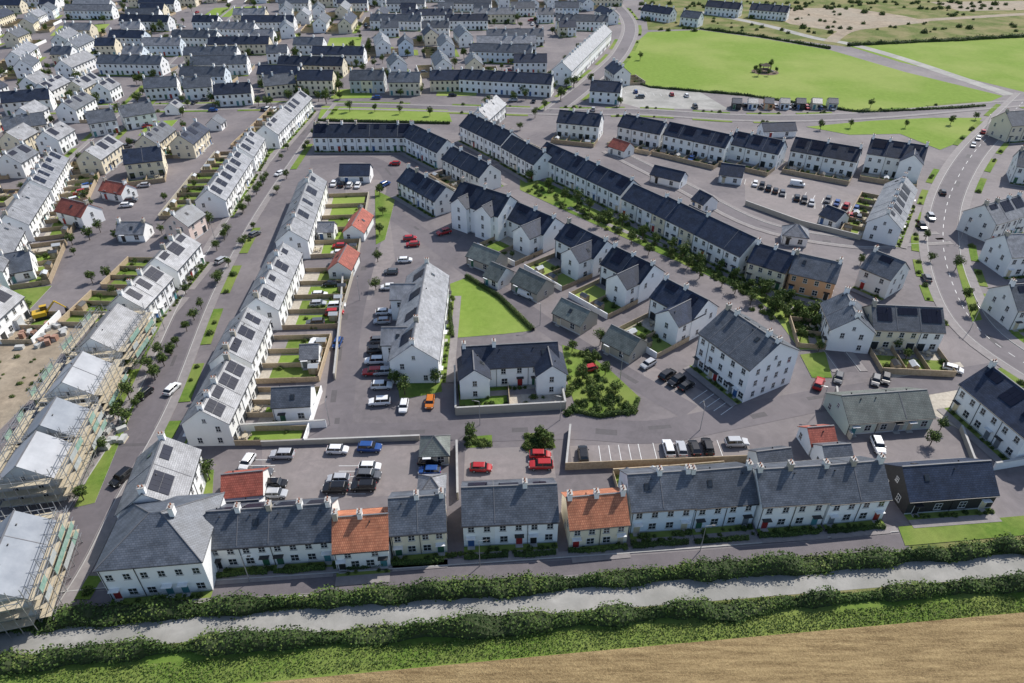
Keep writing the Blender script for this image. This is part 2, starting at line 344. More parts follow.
def block(W,R,G,D,C,L,w,eh,pitch,units,walls,roof,hip,floors,lod,front,wins=(1,1),gables=(1,1),chim=True,solar=(),door=True,rl=.25):
    tp=math.tan(math.radians(pitch)); rh=eh+w/2*tp; uw=L/units
    for i in range(units):
        m='wall_'+random.choice(walls); x0=-L/2+i*uw; x1=x0+uw
        W.poly([(x0,-w/2,0),(x1,-w/2,0),(x1,-w/2,eh),(x0,-w/2,eh)],m); W.poly([(x1,w/2,0),(x0,w/2,0),(x0,w/2,eh),(x1,w/2,eh)],m)
        if not lod:
            for s in(-1,1): W.box(x0,x1,min(s*w/2,s*(w/2+.03)),max(s*w/2,s*(w/2+.03)),0,.35,'wall_grey')
        for e,x in((0,x0),(units-1,x1)):
            if i==e or (units==1):
                sg=-1 if x<0 else 1
                pts=[(x,-w/2,0),(x,w/2,0),(x,w/2,eh)]+([] if hip else [(x,0,rh-.02)])+[(x,-w/2,eh)]
                if sg<0: pts=pts[::-1]
                W.poly(pts,m)
    o=.28; oz=o*tp; th=.16; g=.18; Z=rh+th
    if hip:
        hx=min(L/2-.05,w/2); xr=L/2-hx
        E=[(-L/2-o,-w/2-o,eh-oz+th),(L/2+o,-w/2-o,eh-oz+th),(L/2+o,w/2+o,eh-oz+th),(-L/2-o,w/2+o,eh-oz+th)]
        A=(-xr,0,Z);B=(xr,0,Z)
        if xr<.1: 
            for i in range(4): R.poly([E[i],E[(i+1)%4],A],roof)
        else:
            R.poly([E[0],E[1],B,A],roof);R.poly([E[1],E[2],B],roof);R.poly([E[2],E[3],A,B],roof);R.poly([E[3],E[0],A],roof)
        R.box(-L/2-o,L/2+o,-w/2-o,w/2+o,eh-oz-.02,eh-oz+th-.004,'gutter',True)
        for e_ in E:
            R.cyl(e_[0],e_[1],e_[2]+.03,0,.1,.1,'ridge',5,q=Vector((A if e_[0]<0 else B))+Vector((0,0,.03)))
    else:
        for s in(-1,1):
            y1=s*(w/2+o); z1=eh-oz
            c=[(-L/2-g,y1,z1),(L/2+g,y1,z1),(L/2+g,0,rh),(-L/2-g,0,rh)]
            if s>0: c=[c[1],c[0],c[3],c[2]]
            R.hexa(c+[(p[0],p[1],p[2]+th) for p in c],roof)
            yy=s*(w/2+o+.05); R.box(-L/2-g,L/2+g,yy-.06,yy+.06,z1-.02,z1+.1,'gutter',True)
        R.box(-L/2-g,L/2+g,-.12,.12,Z-.06,Z+.06,'ridge')
    cosp=math.cos(math.radians(pitch)); sinp=math.sin(math.radians(pitch))
    def slab(s,x0,x1,t0,t1,h0,h1,m):
        def q(x,t,h): return (x, s*(t*cosp+h*sinp), Z-t*sinp+h*cosp)
        c=[q(x0,t1,h0),q(x1,t1,h0),q(x1,t0,h0),q(x0,t0,h0),q(x0,t1,h1),q(x1,t1,h1),q(x1,t0,h1),q(x0,t0,h1)]
        R.hexa(c,m)
    sl=(w/2)/cosp
    if not hip:
        for i in range(units):
            xc=-L/2+(i+.5)*uw
            if i and not lod and random.random()<.5:
                for s in(-1,1): slab(s,-L/2+i*uw-.06,-L/2+i*uw+.06,.1,sl,0,.05,'ridge')
            for s in(-1,1):
                if s in solar and random.random()<.88:
                    nc=random.choice([2,3,3,4]); nr=random.choice([1,2,2])
                    tw=1.05; thh=1.62
                    if sl<nr*thh+.8: nr=1
                    for a in range(nc):
                        for c_ in range(nr):
                            xx=xc-nc*tw/2+a*tw; tt=.55+c_*(thh+.04)
                            slab(s,xx+.0,xx+tw-.03,tt,tt+thh,.06,.10,'solar')
                elif random.random()<rl and not lod:
                    xx=xc+random.uniform(-1,1)*.5; slab(s,xx-.42,xx+.42,1.6,2.7,.03,.1,'gutter'); slab(s,xx-.34,xx+.34,1.68,2.62,.1,.12,'glass')
                if not lod and random.random()<.5:
                    xx=xc+random.uniform(-.4,.4)*uw; slab(s,xx-.08,xx+.08,.9,1.1,0,.3,'gutter')
    if chim:
        for i in range(units+1):
            if hip and i in(0,units): continue
            if (i in(0,units)) and random.random()<.25: continue
            if 0<i<units and random.random()<.35: continue
            x=-L/2+i*uw; x=min(max(x,-L/2+.4),L/2-.4); cm=random.choice(['wall_white','wall_white','wall_offwhite','wall_stone'] if not lod else ['wall_white'])
            ch=random.uniform(.9,1.35)
            C.box(x-.36,x+.36,-.5,.5,rh-.6,rh+ch,cm); C.box(x-.43,x+.43,-.57,.57,rh+ch,rh+ch+.12,'kerb')
            if not lod:
                for yy in(-.27,.27): C.cyl(x,yy,rh+ch+.12,rh+ch+.48,.13,.10,'pot',6)
    fh=eh/floors
    for s,on in((-1,wins[0]),(1,wins[1])):
        if not on: continue
        for i in range(units):
            xc=-L/2+(i+.5)*uw; y=s*w/2; mir=1 if i%2 else -1
            for f in range(floors):
                zc=f*fh+1.5
                if fh<2.4: zc=f*fh+1.25
                hh=1.3 if f<floors-1 or floors==1 else 1.15
                if f==0:
                    dx=xc+mir*uw*.27
                    if door and (s==front or random.random()<.8):
                        dm=random.choice(DOORS) if s==front else 'glass'
                        dw=.5 if s==front else .8
                        ya,yb=sorted((y,y+s*.05)); D.box(dx-dw-.08,dx+dw+.08,ya,yb,.0,2.25,'frame')
                        ya,yb=sorted((y+s*.05,y+s*.08)); D.box(dx-dw,dx+dw,ya,yb,.12,2.12,dm)
                        if not lod and s==front:
                            ya,yb=sorted((y,y+s*.75)); D.box(dx-.75,dx+.75,ya,yb,2.36,2.46,'frame' if random.random()<.5 else 'gutter',True)
                            D.box(dx-.6,dx+.6,ya,yb,.0,.14,'kerb')
                    window(G,xc-mir*uw*.22,zc,y,s,w=1.15,h=1.3,lod=lod)
                else:
                    for k in((-.25,.25) if uw>4.2 else (0,)): window(G,xc+k*uw,zc,y,s,w=.9,h=hh,lod=lod)
            if not lod and random.random()<.8:
                x=-L/2+i*uw+.15; ya,yb=sorted((y,y+s*.1)); G.box(x,x+.08,ya,yb,0,eh-.2,'gutter')
    for s,on in((-1,gables[0]),(1,gables[1])):
        if not on: continue
        for f in range(floors):
            ks=(0,) if w<8 else (-.22,.22)
            if on==1 and random.random()<.45: ks=(random.choice([-.25,.25]),)
            if on==3: ks=(-.32,-.11,.11,.32)
            for k in ks: window(G,k*w,f*fh+1.5,s*L/2,s,w=.8,h=1.2,axis='x',lod=lod)
        if not hip and w>7.5: window(G,0,eh+.7,s*L/2,s,w=.6,h=.8,axis='x',lod=lod)
def garden(e,L,w,units,side,depth,lod=0,wallh=1.6,loc=None,rz=0,wm=None):
    uw=L/units; LM=MB();FM=MB(); zk[0]+=1; z=.05+.004*(zk[0]%22); ct=Matrix.Rotation(rz,3,'Z')
    y0=side*(w/2+.04); ye=side*(w/2+depth); yp=y0+side*min(2.2,depth*.25); fh=1.35
    def rect(b,x0,x1,ya,yb,z,m):
        ya,yb=sorted((ya,yb)); b.poly([(x0,ya,z),(x1,ya,z),(x1,yb,z),(x0,yb,z)],m)
    for i in range(units):
        x0=-L/2+i*uw; x1=x0+uw; r=random.random()
        m='grass' if r<.55 else ('field' if r<.86 else ('gravel' if r<.92 else 'patio'))
        yd=yp+random.uniform(-.1,.2)*(ye-yp)
        rect(LM,x0,x1,y0,yd,z,'patio' if random.random()<.7 else 'pavement'); rect(LM,x0,x1,yd,ye,z,m)
        if m in('grass','field'):
            if random.random()<.5: rect(LM,x0+.3,x0+.9,yd,ye,z+.02,random.choice(['gravel','soil','patio']))
            if random.random()<.4: rect(LM,x0+.1,x1-.1,ye-side*1.1,ye-side*.1,z+.025,'soil')
        ya,yb=sorted((y0,ye)); FM.box(x0-.04,x0+.04,ya,yb,0,fh,'timber')
        if not lod:
            if random.random()<.5:
                sx=x0+uw*random.uniform(.3,.65); sy=ye-side*1.5
                shed(ct@Vector((sx,sy,0))+loc,rz)
            for k in range(random.randint(1,7)):
                edge=random.choice([x0+.55,x1-.55,random.uniform(x0+.6,x1-.6)])
                p=ct@Vector((edge,yp+(ye-yp)*random.uniform(.1,.95),z))+loc; shrub_at(p,.8)
            if random.random()<.18: inst('young_tree',random.choice(TREES),ct@Vector((x0+uw*.5,yp+(ye-yp)*.7,z))+loc,random.random()*6,.55)
            if random.random()<.4:
                p=ct@Vector((x0+uw/2,y0+side*1.4,z))+loc; inst('garden_table',TABLE,p,random.random()*3)
        elif random.random()<.45:
            p=ct@Vector((x0+random.uniform(.5,uw-.5),yp+(ye-yp)*random.uniform(.2,.95),z))+loc; shrub_at(p,1.6)
    ya,yb=sorted((y0,ye)); FM.box(L/2-.04,L/2+.04,ya,yb,0,fh,'timber')
    ya,yb=sorted((ye,ye+side*.2)); FM.box(-L/2,L/2,ya,yb,0,wallh,wm or random.choice(['wall_white','timber','wall_stone','timber']))
    LM.obj('garden_ground',loc=loc,rz=rz); FM.obj('garden_fence',loc=loc,rz=rz)
def shedmesh(i):
    b=MB(); b.box(-1,1,-.75,.75,0,1.8,'timber'); 
    b.poly([(-1,-.75,1.8),(-1,0,2.25),(-1,.75,1.8)],'timber'); b.poly([(1,-.75,1.8),(1,.75,1.8),(1,0,2.25)],'timber')
    for s in(-1,1):
        c=[(-1.1,s*.85,1.76),(1.1,s*.85,1.76),(1.1,0,2.27),(-1.1,0,2.27)]
        b.hexa(c+[(p[0],p[1],p[2]+.06) for p in c],['slate','wall_grey','gutter'][i])
    b.box(-.4,.4,-.79,-.75,.1,1.7,'board'); return b.mesh('shed%d'%i)
SHEDS=[shedmesh(i) for i in range(3)]
def shed(p,rz): inst('garden_shed',random.choice(SHEDS),p,rz+random.choice([0,1.57]))
def tablemesh():
    b=MB(); b.cyl(0,0,.68,.74,.6,.6,'board',10); b.cyl(0,0,0,.7,.06,.06,'gutter',6)
    for k in range(4):
        a=k*1.57; x=math.cos(a)*.95; y=math.sin(a)*.95; b.box(x-.22,x+.22,y-.22,y+.22,.38,.45,'board',True)
        for dx in(-.18,.18):
            for dy in(-.18,.18): b.box(x+dx-.02,x+dx+.02,y+dy-.02,y+dy+.02,0,.38,'gutter')
        bx=math.cos(a)*1.18; by=math.sin(a)*1.18; b.box(bx-.2 if abs(by)>.5 else bx-.02,bx+.2 if abs(by)>.5 else bx+.02,by-.2 if abs(bx)>.5 else by-.02,by+.2 if abs(bx)>.5 else by+.02,.45,.85,'board')
    return b.mesh('table')
TABLE=tablemesh()
def house(name,p,q,w=8.5,eh=5.0,pitch=38,units=None,walls=('white','white','white','offwhite'),roof='slate',hip=False,solar=(),wings=(),gd=None,front=-1,floors=2,lod=0,chim=True,wins=(1,1),gables=(1,1),strip=True,world=False,door=True,rl=.25,gwm=None,far=False):
    rh=eh+w/2*math.tan(math.radians(pitch))
    if world: A,B=p,q
    else: A=P(*p,rh); B=P(*q,rh)
    A=Vector((A.x,A.y,0)); B=Vector((B.x,B.y,0)); c=(A+B)/2; d=B-A; L=d.length; rz=math.atan2(d.y,d.x)
    occ_line(A,B,w/2+1)
    if units is None: units=max(1,round(L/5.6))
    e=empty(name,c,rz); W,R,G,D,C=MB(),MB(),MB(),MB(),MB()
    block(W,R,G,D,C,L,w,eh,pitch,units,walls,roof,hip,floors,lod,front,wins,gables,chim,solar,door=door,rl=rl)
    for (xo,s,ww,ln) in wings:
        half=(w/2+ln)/1.0; 
        def xf(x,y,z,xo=xo,s=s,half=half): return (xo*L/2-s*y, s*(x+half/2), z)
        for b in(W,R,G,D,C): b.xf=xf
        block(W,R,G,D,C,half,ww,eh-.03,pitch,1,walls[:1],roof,False,floors,lod,front,(1,1),(0,2),False,(),door=False)
        for b in(W,R,G,D,C): b.xf=None
    for b,n in((W,'walls'),(R,'roof'),(G,'windows'),(D,'doors'),(C,'chimneys')):
        if b.v: b.obj(n,parent=e)
    if gd: garden(e,L,w,max(1,units),gd[0],gd[1],lod,loc=c,rz=rz,wm=gwm)
    ct=Matrix.Rotation(rz,3,'Z')
    if far:
        s=-gd[0] if gd else front; b=MB(); zk[0]+=1; z=.05+.004*(zk[0]%22)
        ya,yb=sorted((s*(w/2+.04),s*(w/2+2.6))); b.poly([(-L/2,ya,z),(L/2,ya,z),(L/2,yb,z),(-L/2,yb,z)],'grass'); b.obj('front_garden',loc=c,rz=rz)
        for k in range(int(L/5)):
            if random.random()<.5: shrub_at(ct@Vector((random.uniform(-L/2,L/2),s*(w/2+1.6),z))+c,1.3)
    if strip and not lod:
        b=MB(); zk[0]+=1; z=.05+.004*(zk[0]%22)
        fr=front; ya,yb=sorted((fr*w/2+fr*.04,fr*(w/2+1.3))); b.poly([(-L/2,ya,z),(L/2,ya,z),(L/2,yb,z),(-L/2,yb,z)],'grass')
        ya,yb=sorted((fr*(w/2+1.3),fr*(w/2+3))); b.poly([(-L/2,ya,z+.05),(L/2,ya,z+.05),(L/2,yb,z+.05),(-L/2,yb,z+.05)],'pavement')
        b.obj('front_garden',loc=c,rz=rz)
        n=int(L/1.1)
        for k in range(n):
            if random.random()<.65: shrub_at(ct@Vector((-L/2+(k+.5)*L/n,fr*(w/2+random.uniform(.6,1.1)),z))+c,.6)
    return e,c,rz,L,w
# ---------------- cars ----------------
CARC=dict(white=(.75,.75,.75),silver=(.42,.43,.45),black=(.012,.012,.014),red=(.38,.02,.02),blue=(.02,.07,.24),grey=(.10,.105,.115),orange=(.55,.16,.02),green=(.03,.12,.06))
for k,c in CARC.items(): mat('carpaint_'+k,c,tuple(x*.96 for x in c),rough=.22,scale=1,spec=.6)
mat('carglass',(.012,.014,.017),rough=.05,spec=.8); mat('tyre',(.02,.02,.02),rough=.9); mat('lamp_red',(.4,.02,.02),rough=.3); mat('lamp_clear',(.7,.7,.68),rough=.2)
def carmesh(kind,col):
    b=MB(); pm='carpaint_'+col
    if kind=='hatch': prof=[(-2.0,.35,.62,.78),(-1.95,.35,.95,.84),(-1.2,.3,1.0,.87),(0.6,.3,.98,.88),(1.35,.3,.92,.86),(1.9,.32,.78,.80),(2.05,.38,.6,.68)]; cab=[(-1.85,-1.35,.65,1.1),1.45]
    if kind=='suv': prof=[(-2.2,.45,.75,.82),(-2.15,.42,1.05,.90),(-1.3,.38,1.1,.93),(.7,.38,1.1,.93),(1.5,.4,1.05,.91),(2.1,.42,.92,.86),(2.25,.45,.7,.75)]; cab=[(-2.05,-1.65,.55,1.1),1.7]
    if kind=='van': prof=[(-2.5,.4,.8,.92),(-2.48,.38,1.15,.95),(-1.5,.36,1.2,.97),(1.0,.36,1.2,.97),(1.7,.38,1.12,.95),(2.3,.4,.95,.9),(2.45,.42,.7,.8)]; cab=[(-2.46,-2.35,1.1,1.8),1.98]
    def ring(x,z0,z1,y): return [(x,-y,z0+.12),(x,-y*.93,z0),(x,y*.93,z0),(x,y,z0+.12),(x,y*1.0,z1-.18),(x,y*.9,z1),(x,-y*.9,z1),(x,-y*1.0,z1-.18)]
    rs=[ring(*p) for p in prof]
    for i in range(len(rs)-1):
        for j in range(8):
            a,c=rs[i],rs[i+1]; b.poly([a[j],c[j],c[(j+1)%8],a[(j+1)%8]][::-1],pm)
    b.poly(rs[0],pm); b.poly(rs[-1][::-1],pm)
    (xb,xrb,xrf,xf),zt=cab; yb=prof[2][3]*.9; yt=yb*.82; zb=prof[2][2]-.02
    xrf,xf=sorted((xrf,xf))
    c=[(xb,-yb,zb),(xf,-yb,zb),(xf,yb,zb),(xb,yb,zb),(xrb,-yt,zt-.05),(xrf,-yt,zt-.05),(xrf,yt,zt-.05),(xrb,yt,zt-.05)]
    b.hexa(c,pm if kind=='van' else 'carglass')
    b.hexa([(xrb-.05,-yt-.01,zt-.06),(xrf+.05,-yt-.01,zt-.06),(xrf+.05,yt+.01,zt-.06),(xrb-.05,yt+.01,zt-.06),(xrb+.05,-yt+.08,zt),(xrf-.08,-yt+.08,zt),(xrf-.08,yt-.08,zt),(xrb+.05,yt-.08,zt)],pm)
    if kind=='van':
        b.hexa([(xf+.01,-yb*.95,zb+.05),(xf+.02,-yb*.95,zb+.05),(xf+.02,yb*.95,zb+.05),(xf+.01,yb*.95,zb+.05),(xrf+.03,-yt*.95,zt-.12),(xrf+.04,-yt*.95,zt-.12),(xrf+.04,yt*.95,zt-.12),(xrf+.03,yt*.95,zt-.12)],'carglass')
        for s in(-1,1): b.hexa([(.6,s*(yb+.0),zb+.05),(1.5,s*(yb+.0),zb+.05),(1.5,s*(yb+.03),zb+.05),(.6,s*(yb+.03),zb+.05),(.6,s*(yt+.03),zt-.2),(1.15,s*(yt+.03),zt-.2),(1.15,s*(yt+.06),zt-.2),(.6,s*(yt+.06),zt-.2)],'carglass')
    else:
        for s in(-1,1):
            for xx in(-.25,): b.hexa([(xx-.04,s*yb,zb),(xx+.04,s*yb,zb),(xx+.04,s*(yb+.02),zb),(xx-.04,s*(yb+.02),zb),(xx-.04,s*yt,zt-.05),(xx+.04,s*yt,zt-.05),(xx+.04,s*(yt+.02),zt-.05),(xx-.04,s*(yt+.02),zt-.05)],pm)
    yw=prof[2][3]
    for x in(prof[0][0]+.8,prof[-1][0]-.85):
        for s in(-1,1):
            b.cyl(x,s*(yw-.2),.33,0,.33,.33,'tyre',12,q=Vector((x,s*(yw+.01),.33))); b.cyl(x,s*(yw),.33,0,.19,.17,'steel',8,q=Vector((x,s*(yw+.03),.33)))
    for s in(-1,1):
        y=s*prof[1][3]*.72; X=prof[-2][0]; z=prof[-2][2]-.16
        b.box(X,X+.14,y-.16,y+.16,z-.08,z+.06,'lamp_clear'); X=prof[0][0]; b.box(X-.03,X+.05,y-.12,y+.12,.72,.9,'lamp_red')
        b.box(xf-.45,xf-.3,s*yw-.02 if s>0 else s*yw-.16,s*yw+.16 if s>0 else s*yw+.02,zb,zb+.13,pm)
    return b.mesh('car_'+kind+col)
CARS={}
def car(u,v,col=None,h=0,kind=None,p=None):
    kind=kind or random.choice(['hatch','hatch','hatch','suv','suv'])
    col=col or random.choice(['white','white','silver','black','black','grey','grey','red','blue','silver'])
    if (kind,col) not in CARS: CARS[(kind,col)]=carmesh(kind,col)
    p=p or P(u,v); p.z=.045
    inst('parked_van' if kind=='van' else 'parked_car',CARS[(kind,col)],p,math.radians(h+random.uniform(-2,2)+random.choice([0,180])))
def carrow(p,q,n,h,prob=.75,lines=True):
    A=P(*p);B=P(*q)
    for i in range(n):
        c=A.lerp(B,(i+.5)/n)
        if random.random()<prob: car(0,0,h=h,p=c.copy())
    if lines:
        b=MB(); hd=Vector((math.cos(math.radians(h)),math.sin(math.radians(h)),0))
        for i in range(n+1):
            c=A.lerp(B,i/n); ribbon(b,[c-hd*2.4,c+hd*2.4],.12,.05,'paint')
        b.obj('parking_bay_marking')
def wall(pix,h=1.8,m='wall_white',t=.3,name='boundary_wall'):
    b=MB(); pts=[P(*p) for p in pix]
    for i in range(len(pts)-1):
        A,B=pts[i],pts[i+1]; d=(B-A).normalized(); n=Vector((-d.y,d.x,0))*t/2
        q=[A-n,B-n,B+n,A+n]; b.hexa([(p.x,p.y,0) for p in q]+[(p.x,p.y,h) for p in q],m)
        if m!='timber':
            n2=n*1.3; q=[A-n2,B-n2,B+n2,A+n2]; b.hexa([(p.x,p.y,h+.003) for p in q]+[(p.x,p.y,h+.09) for p in q],'kerb')
    b.obj(name)
# =====================================================================
# GROUND
b=MB(); b.poly([(-3500,-600,-.03),(3500,-600,-.03),(3500,6000,-.03),(-3500,6000,-.03)],'countryside'); b.obj('ground')
sheet('estate_tarmac',[(-500,650),(0,614),(1024,527),(1500,487),(1100,-5),(640,-22),(-700,-22)],'asphalt',z=0.0)
sheet('green_field',[(648,32),(700,30),(760,38),(830,50),(905,72),(1003,96),(985,104),(860,111),(745,94),(650,86),(614,74),(622,55)],'field',z=.02)
sheet('green_field',[(848,46),(1100,33),(1250,60),(1200,95),(1024,92),(900,62)],'field',z=.02)
sheet('scrub_ground',[(640,-25),(1300,-25),(1100,34),(848,47),(760,36),(700,29),(648,30)],'rough_grass',z=.012)
sheet('dirt_ground',[(755,8),(850,8),(905,16),(930,22),(840,32),(790,24)],'dirt',z=.03)
sheet('dirt_ground',[(930,2),(1100,0),(1100,9),(960,11)],'dirt',z=.026)
road('dirt_track',[(700,12),(760,24),(815,38),(850,44),(900,58),(960,78),(1010,95)],w=7,pave=0,m='lane',z=.04)
road('dirt_track',[(830,42),(850,30),(900,22),(960,18),(1060,12)],w=8,pave=0,m='dirt',z=.045)
sheet('verge',[(-300,690),(-300,634),(0,612),(1024,525),(1300,501),(1300,585)],'rough_grass',z=.006)
sheet('margin',[(-100,760),(-100,668),(0,661),(1024,580),(1300,558),(1300,600)],'grass',z=.012)
sheet('wheat_field',[(140,696),(560,656),(1024,614),(1400,578),(1400,1000),(-500,1000)],'wheat',z=.45)
meadow('meadow_grass',[(0,676),(1024,596),(1024,612),(100,694)],14000,.13,.3)
meadow('meadow_grass',[(0,658),(1024,578),(1024,583),(0,664)],4500,.12,.25)
meadow('meadow_grass',[(0,630),(1024,550),(1024,553),(0,634)],4500,.12,.25)
road('country_lane',[(-350,671),(0,644),(300,621),(600,598),(1024,564),(1350,538)],w=4.0,pave=0,m='lane',z=.03)
hedge('hedgerow',[(-250,642),(0,625),(150,609),(300,600),(520,584),(760,566),(1024,547),(1250,530)],3.0,2.0,dens=80,leaf=.19,var=.5)
hedge('hedgerow',[(-200,690),(0,668),(200,652),(400,640),(620,622),(820,606),(1024,588),(1250,570)],3.0,2.0,dens=80,leaf=.19,var=.6)
# streets
road('street',[(20,625),(60,565),(95,500),(150,405),(198,295),(243,215),(300,135),(325,104)],w=7,pave=1.8,verge=2.3)
road('street',[(-80,628),(60,603),(250,589),(460,575),(700,558),(905,541)],w=3.6,pave=1.0)
road('street',[(120,440),(250,437),(400,434),(560,428),(650,432),(720,420),(810,402),(900,388),(1000,372)],w=6.5,pave=0)
road('street',[(335,440),(342,380),(350,320),(368,250),(385,210),(395,185),(370,160),(310,162)],w=6,pave=0)
road('street',[(385,208),(430,240),(490,285),(560,335),(620,372),(690,412)],w=5.5,pave=0)
road('street',[(575,205),(640,232),(720,262),(800,305),(830,345),(850,372)],w=4.5,pave=1.5)
road('street',[(610,150),(680,185),(760,225),(850,242),(905,240),(945,238)],w=5,pave=1.5)
road('street',[(1030,95),(1000,125),(972,155),(950,195),(943,240),(955,290),(985,335),(1060,385)],w=8,pave=2.2,line=True,verge=2)
road('street',[(-100,112),(150,108),(330,106),(560,112),(640,112),(750,118),(860,116),(1010,104),(1100,100)],w=6.5,pave=1.8,verge=2)
road('street',[(552,112),(590,82),(622,50),(628,20),(600,-10)],w=7,pave=2,verge=2)
road('street',[(-60,330),(20,245),(75,165),(130,112),(200,40),(240,5)],w=6,pave=1.8,verge=2)
road('street',[(455,560),(452,500),(455,440)],w=4,pave=0)
# =====================================================================
Wt=('white','white','offwhite')
house('hipped_apartment_building',(104,517),(206,509),w=13,eh=7,pitch=30,hip=True,units=3,roof='slate',walls=('white',))
house('white_terraced_house',(163,437),(142,494),w=10,eh=6,solar=(1,),front=-1,roof='slate_light')
house('white_terraced_house',(207,512),(331,504),w=8.5,units=4,solar=(1,),walls=Wt)
house('terracotta_roofed_house',(333,518),(387,514),w=8,eh=4.3,units=2,roof='terracotta',walls=('offwhite',),rl=0)
house('cream_terraced_house',(389,499),(444,495),w=8.5,eh=5.2,units=2,walls=('cream',))
house('white_terraced_house',(462,488),(556,484),w=9,eh=5.2,units=3,solar=(1,),walls=Wt)
house('terracotta_roofed_house',(567,498),(625,493),w=7.5,eh=4.6,units=2,roof='terracotta',walls=('cream',),rl=0)
house('pale_blue_terraced_house',(628,475),(690,471),w=9,eh=5.4,units=2,walls=('paleblue',),gd=(1,4))
house('pale_blue_terraced_house',(690,472),(751,467),w=9,eh=5.2,units=2,walls=('paleblue','white'),gd=(1,4))
house('white_terraced_house',(757,470),(822,466),w=9,eh=5.6,units=2,walls=Wt,solar=())
house('white_terraced_house',(823,466),(882,461),w=9.5,eh=5.2,units=2,walls=Wt)
house('black_timber_barn_house',(903,467),(990,461),w=8.5,eh=3.4,units=2,walls=('black',),roof='slate_dark',floors=1,pitch=40,chim=False)
house('red_tiled_garage',(222,475),(262,471),w=6,eh=2.6,units=1,roof='redtile',floors=1,chim=False,strip=False,walls=('offwhite',),wins=(0,0))
house('red_tiled_garage',(217,503),(258,500),w=5,eh=2.4,units=1,roof='slate_dark',floors=1,chim=False,strip=False,wins=(0,0))
house('hipped_pavilion',(420,437),(448,436),w=5,eh=2.6,pitch=42,units=1,hip=True,roof='slate_green',floors=1,chim=False,strip=False,walls=('stone',))
house('hipped_pavilion',(418,478),(444,477),w=5,eh=2.8,pitch=38,units=1,hip=True,roof='slate_light',floors=1,chim=False,strip=False)
house('red_tiled_garage',(808,428),(833,426),w=5,eh=2.6,units=1,roof='redtile',floors=1,chim=False,strip=False,wins=(0,0))
house('grey_roofed_garage',(842,396),(926,390),w=9,eh=3,pitch=34,units=3,roof='slate_green',floors=1,chim=False,strip=False,walls=('stone','green'),wins=(1,0))
for a in((757,452,790,448),(823,446,850,444)):
    house('rear_extension',(a[0],a[1]),(a[2],a[3]),w=5,eh=3,units=1,floors=1,chim=False,strip=False)
# CENTRE
house('white_terraced_house',(427,262),(412,345),w=10,eh=6,units=4,front=1,roof='slate_light',solar=(-1,),wings=((-.55,-1,6,3),(.5,-1,6,2.5)))
house('white_courtyard_house',(462,347),(557,342),w=7.5,eh=5.2,units=3,roof='slate_dark',wings=((-.78,-1,6,3.5),(.8,-1,6,3.5)),solar=())
wall([(455,372),(456,415),(565,409),(561,388)],1.9,'wall_stone'); wall([(508,388),(510,411)],1.6,'timber',.12,'garden_fence')
sheet('courtyard_garden',[(458,385),(460,412),(508,409),(506,384)],'grass'); sheet('courtyard_patio',[(508,384),(510,409),(562,405),(558,384)],'patio')
for k in range(14): shrub_at(P(random.uniform(462,558),random.choice([408,404,398])),.8)
house('white_apartment_building',(727,308),(780,343),w=13.5,eh=8.4,pitch=32,units=5,floors=3,walls=('white',),roof='slate',gables=(3,3))
for k,(a,b_,ex) in enumerate([((462,181),(510,196),dict(eh=8,floors=3,w=11,wings=((-.5,-1,6,1.5),(.5,-1,6,1.5)),gd=None)),((517,202),(555,218),{}),((568,222),(607,241),{}),((614,246),(654,265),{}),((665,278),(708,300),{})]):
    kw=dict(w=9,eh=5.8,roof='slate_dark',walls=('white',),wings=((.45,-1,6.5,4.5),),front=1,units=2,gd=(-1,11),gwm='wall_white',solar=(-1,)); kw.update(ex)
    house('white_detached_house',a,b_,**kw)
for a,b_ in [((474,243),(500,253)),((520,268),(546,280)),((562,298),(590,311)),((612,325),(640,339)),((492,262),(506,268))]:
    house('grey_roofed_garage',a,b_,w=6.5,eh=2.7,units=1,roof='slate_green',floors=1,chim=False,strip=False,walls=('offwhite','stone'))
# ROW 2
R2=dict(roof='slate_dark',gd=(1,8))
house('white_terraced_house',(470,113),(512,132),w=10,eh=6,**R2)
house('white_terraced_house',(512,135),(545,152),w=9,eh=6,**R2)
house('white_terraced_house',(547,142),(633,180),w=9.5,eh=6,solar=(-1,),**R2)
house('white_terraced_house',(634,184),(665,198),w=9,eh=5.6,**R2)
house('white_terraced_house',(666,196),(756,238),w=10,eh=5.8,walls=('white','cream','white'),**R2)
house('cream_terraced_house',(757,243),(795,254),w=9,eh=5.4,walls=('cream',),**R2)
house('orange_terraced_house',(796,253),(842,263),w=9,eh=5.4,walls=('orange',),roof='slate')
# ROW top centre
house('white_terraced_house',(314,124),(412,124),w=9,eh=5.6,roof='slate_dark',solar=(-1,))
house('white_terraced_house',(412,124),(447,140),w=9,eh=6,roof='slate_dark')
house('white_terraced_house',(452,146),(490,164),w=9,eh=5.6,roof='slate_dark',gd=(-1,6),front=1)
house('white_terraced_house',(408,167),(446,187),w=9,eh=5,roof='slate_dark',solar=(-1,),gd=(1,6))
house('dark_roofed_garage',(340,164),(370,164),w=7,eh=2.8,units=1,roof='slate_dark',floors=1,chim=False,strip=False)
house('red_tiled_garage',(362,208),(352,225),w=6,eh=2.8,units=1,roof='redtile',floors=1,chim=False,strip=False)
house('red_tiled_garage',(347,245),(338,262),w=6,eh=2.8,units=1,roof='redtile',floors=1,chim=False,strip=False)
house('red_tiled_garage',(614,138),(630,143),w=6,eh=2.8,units=1,roof='redtile',floors=1,chim=False,strip=False)
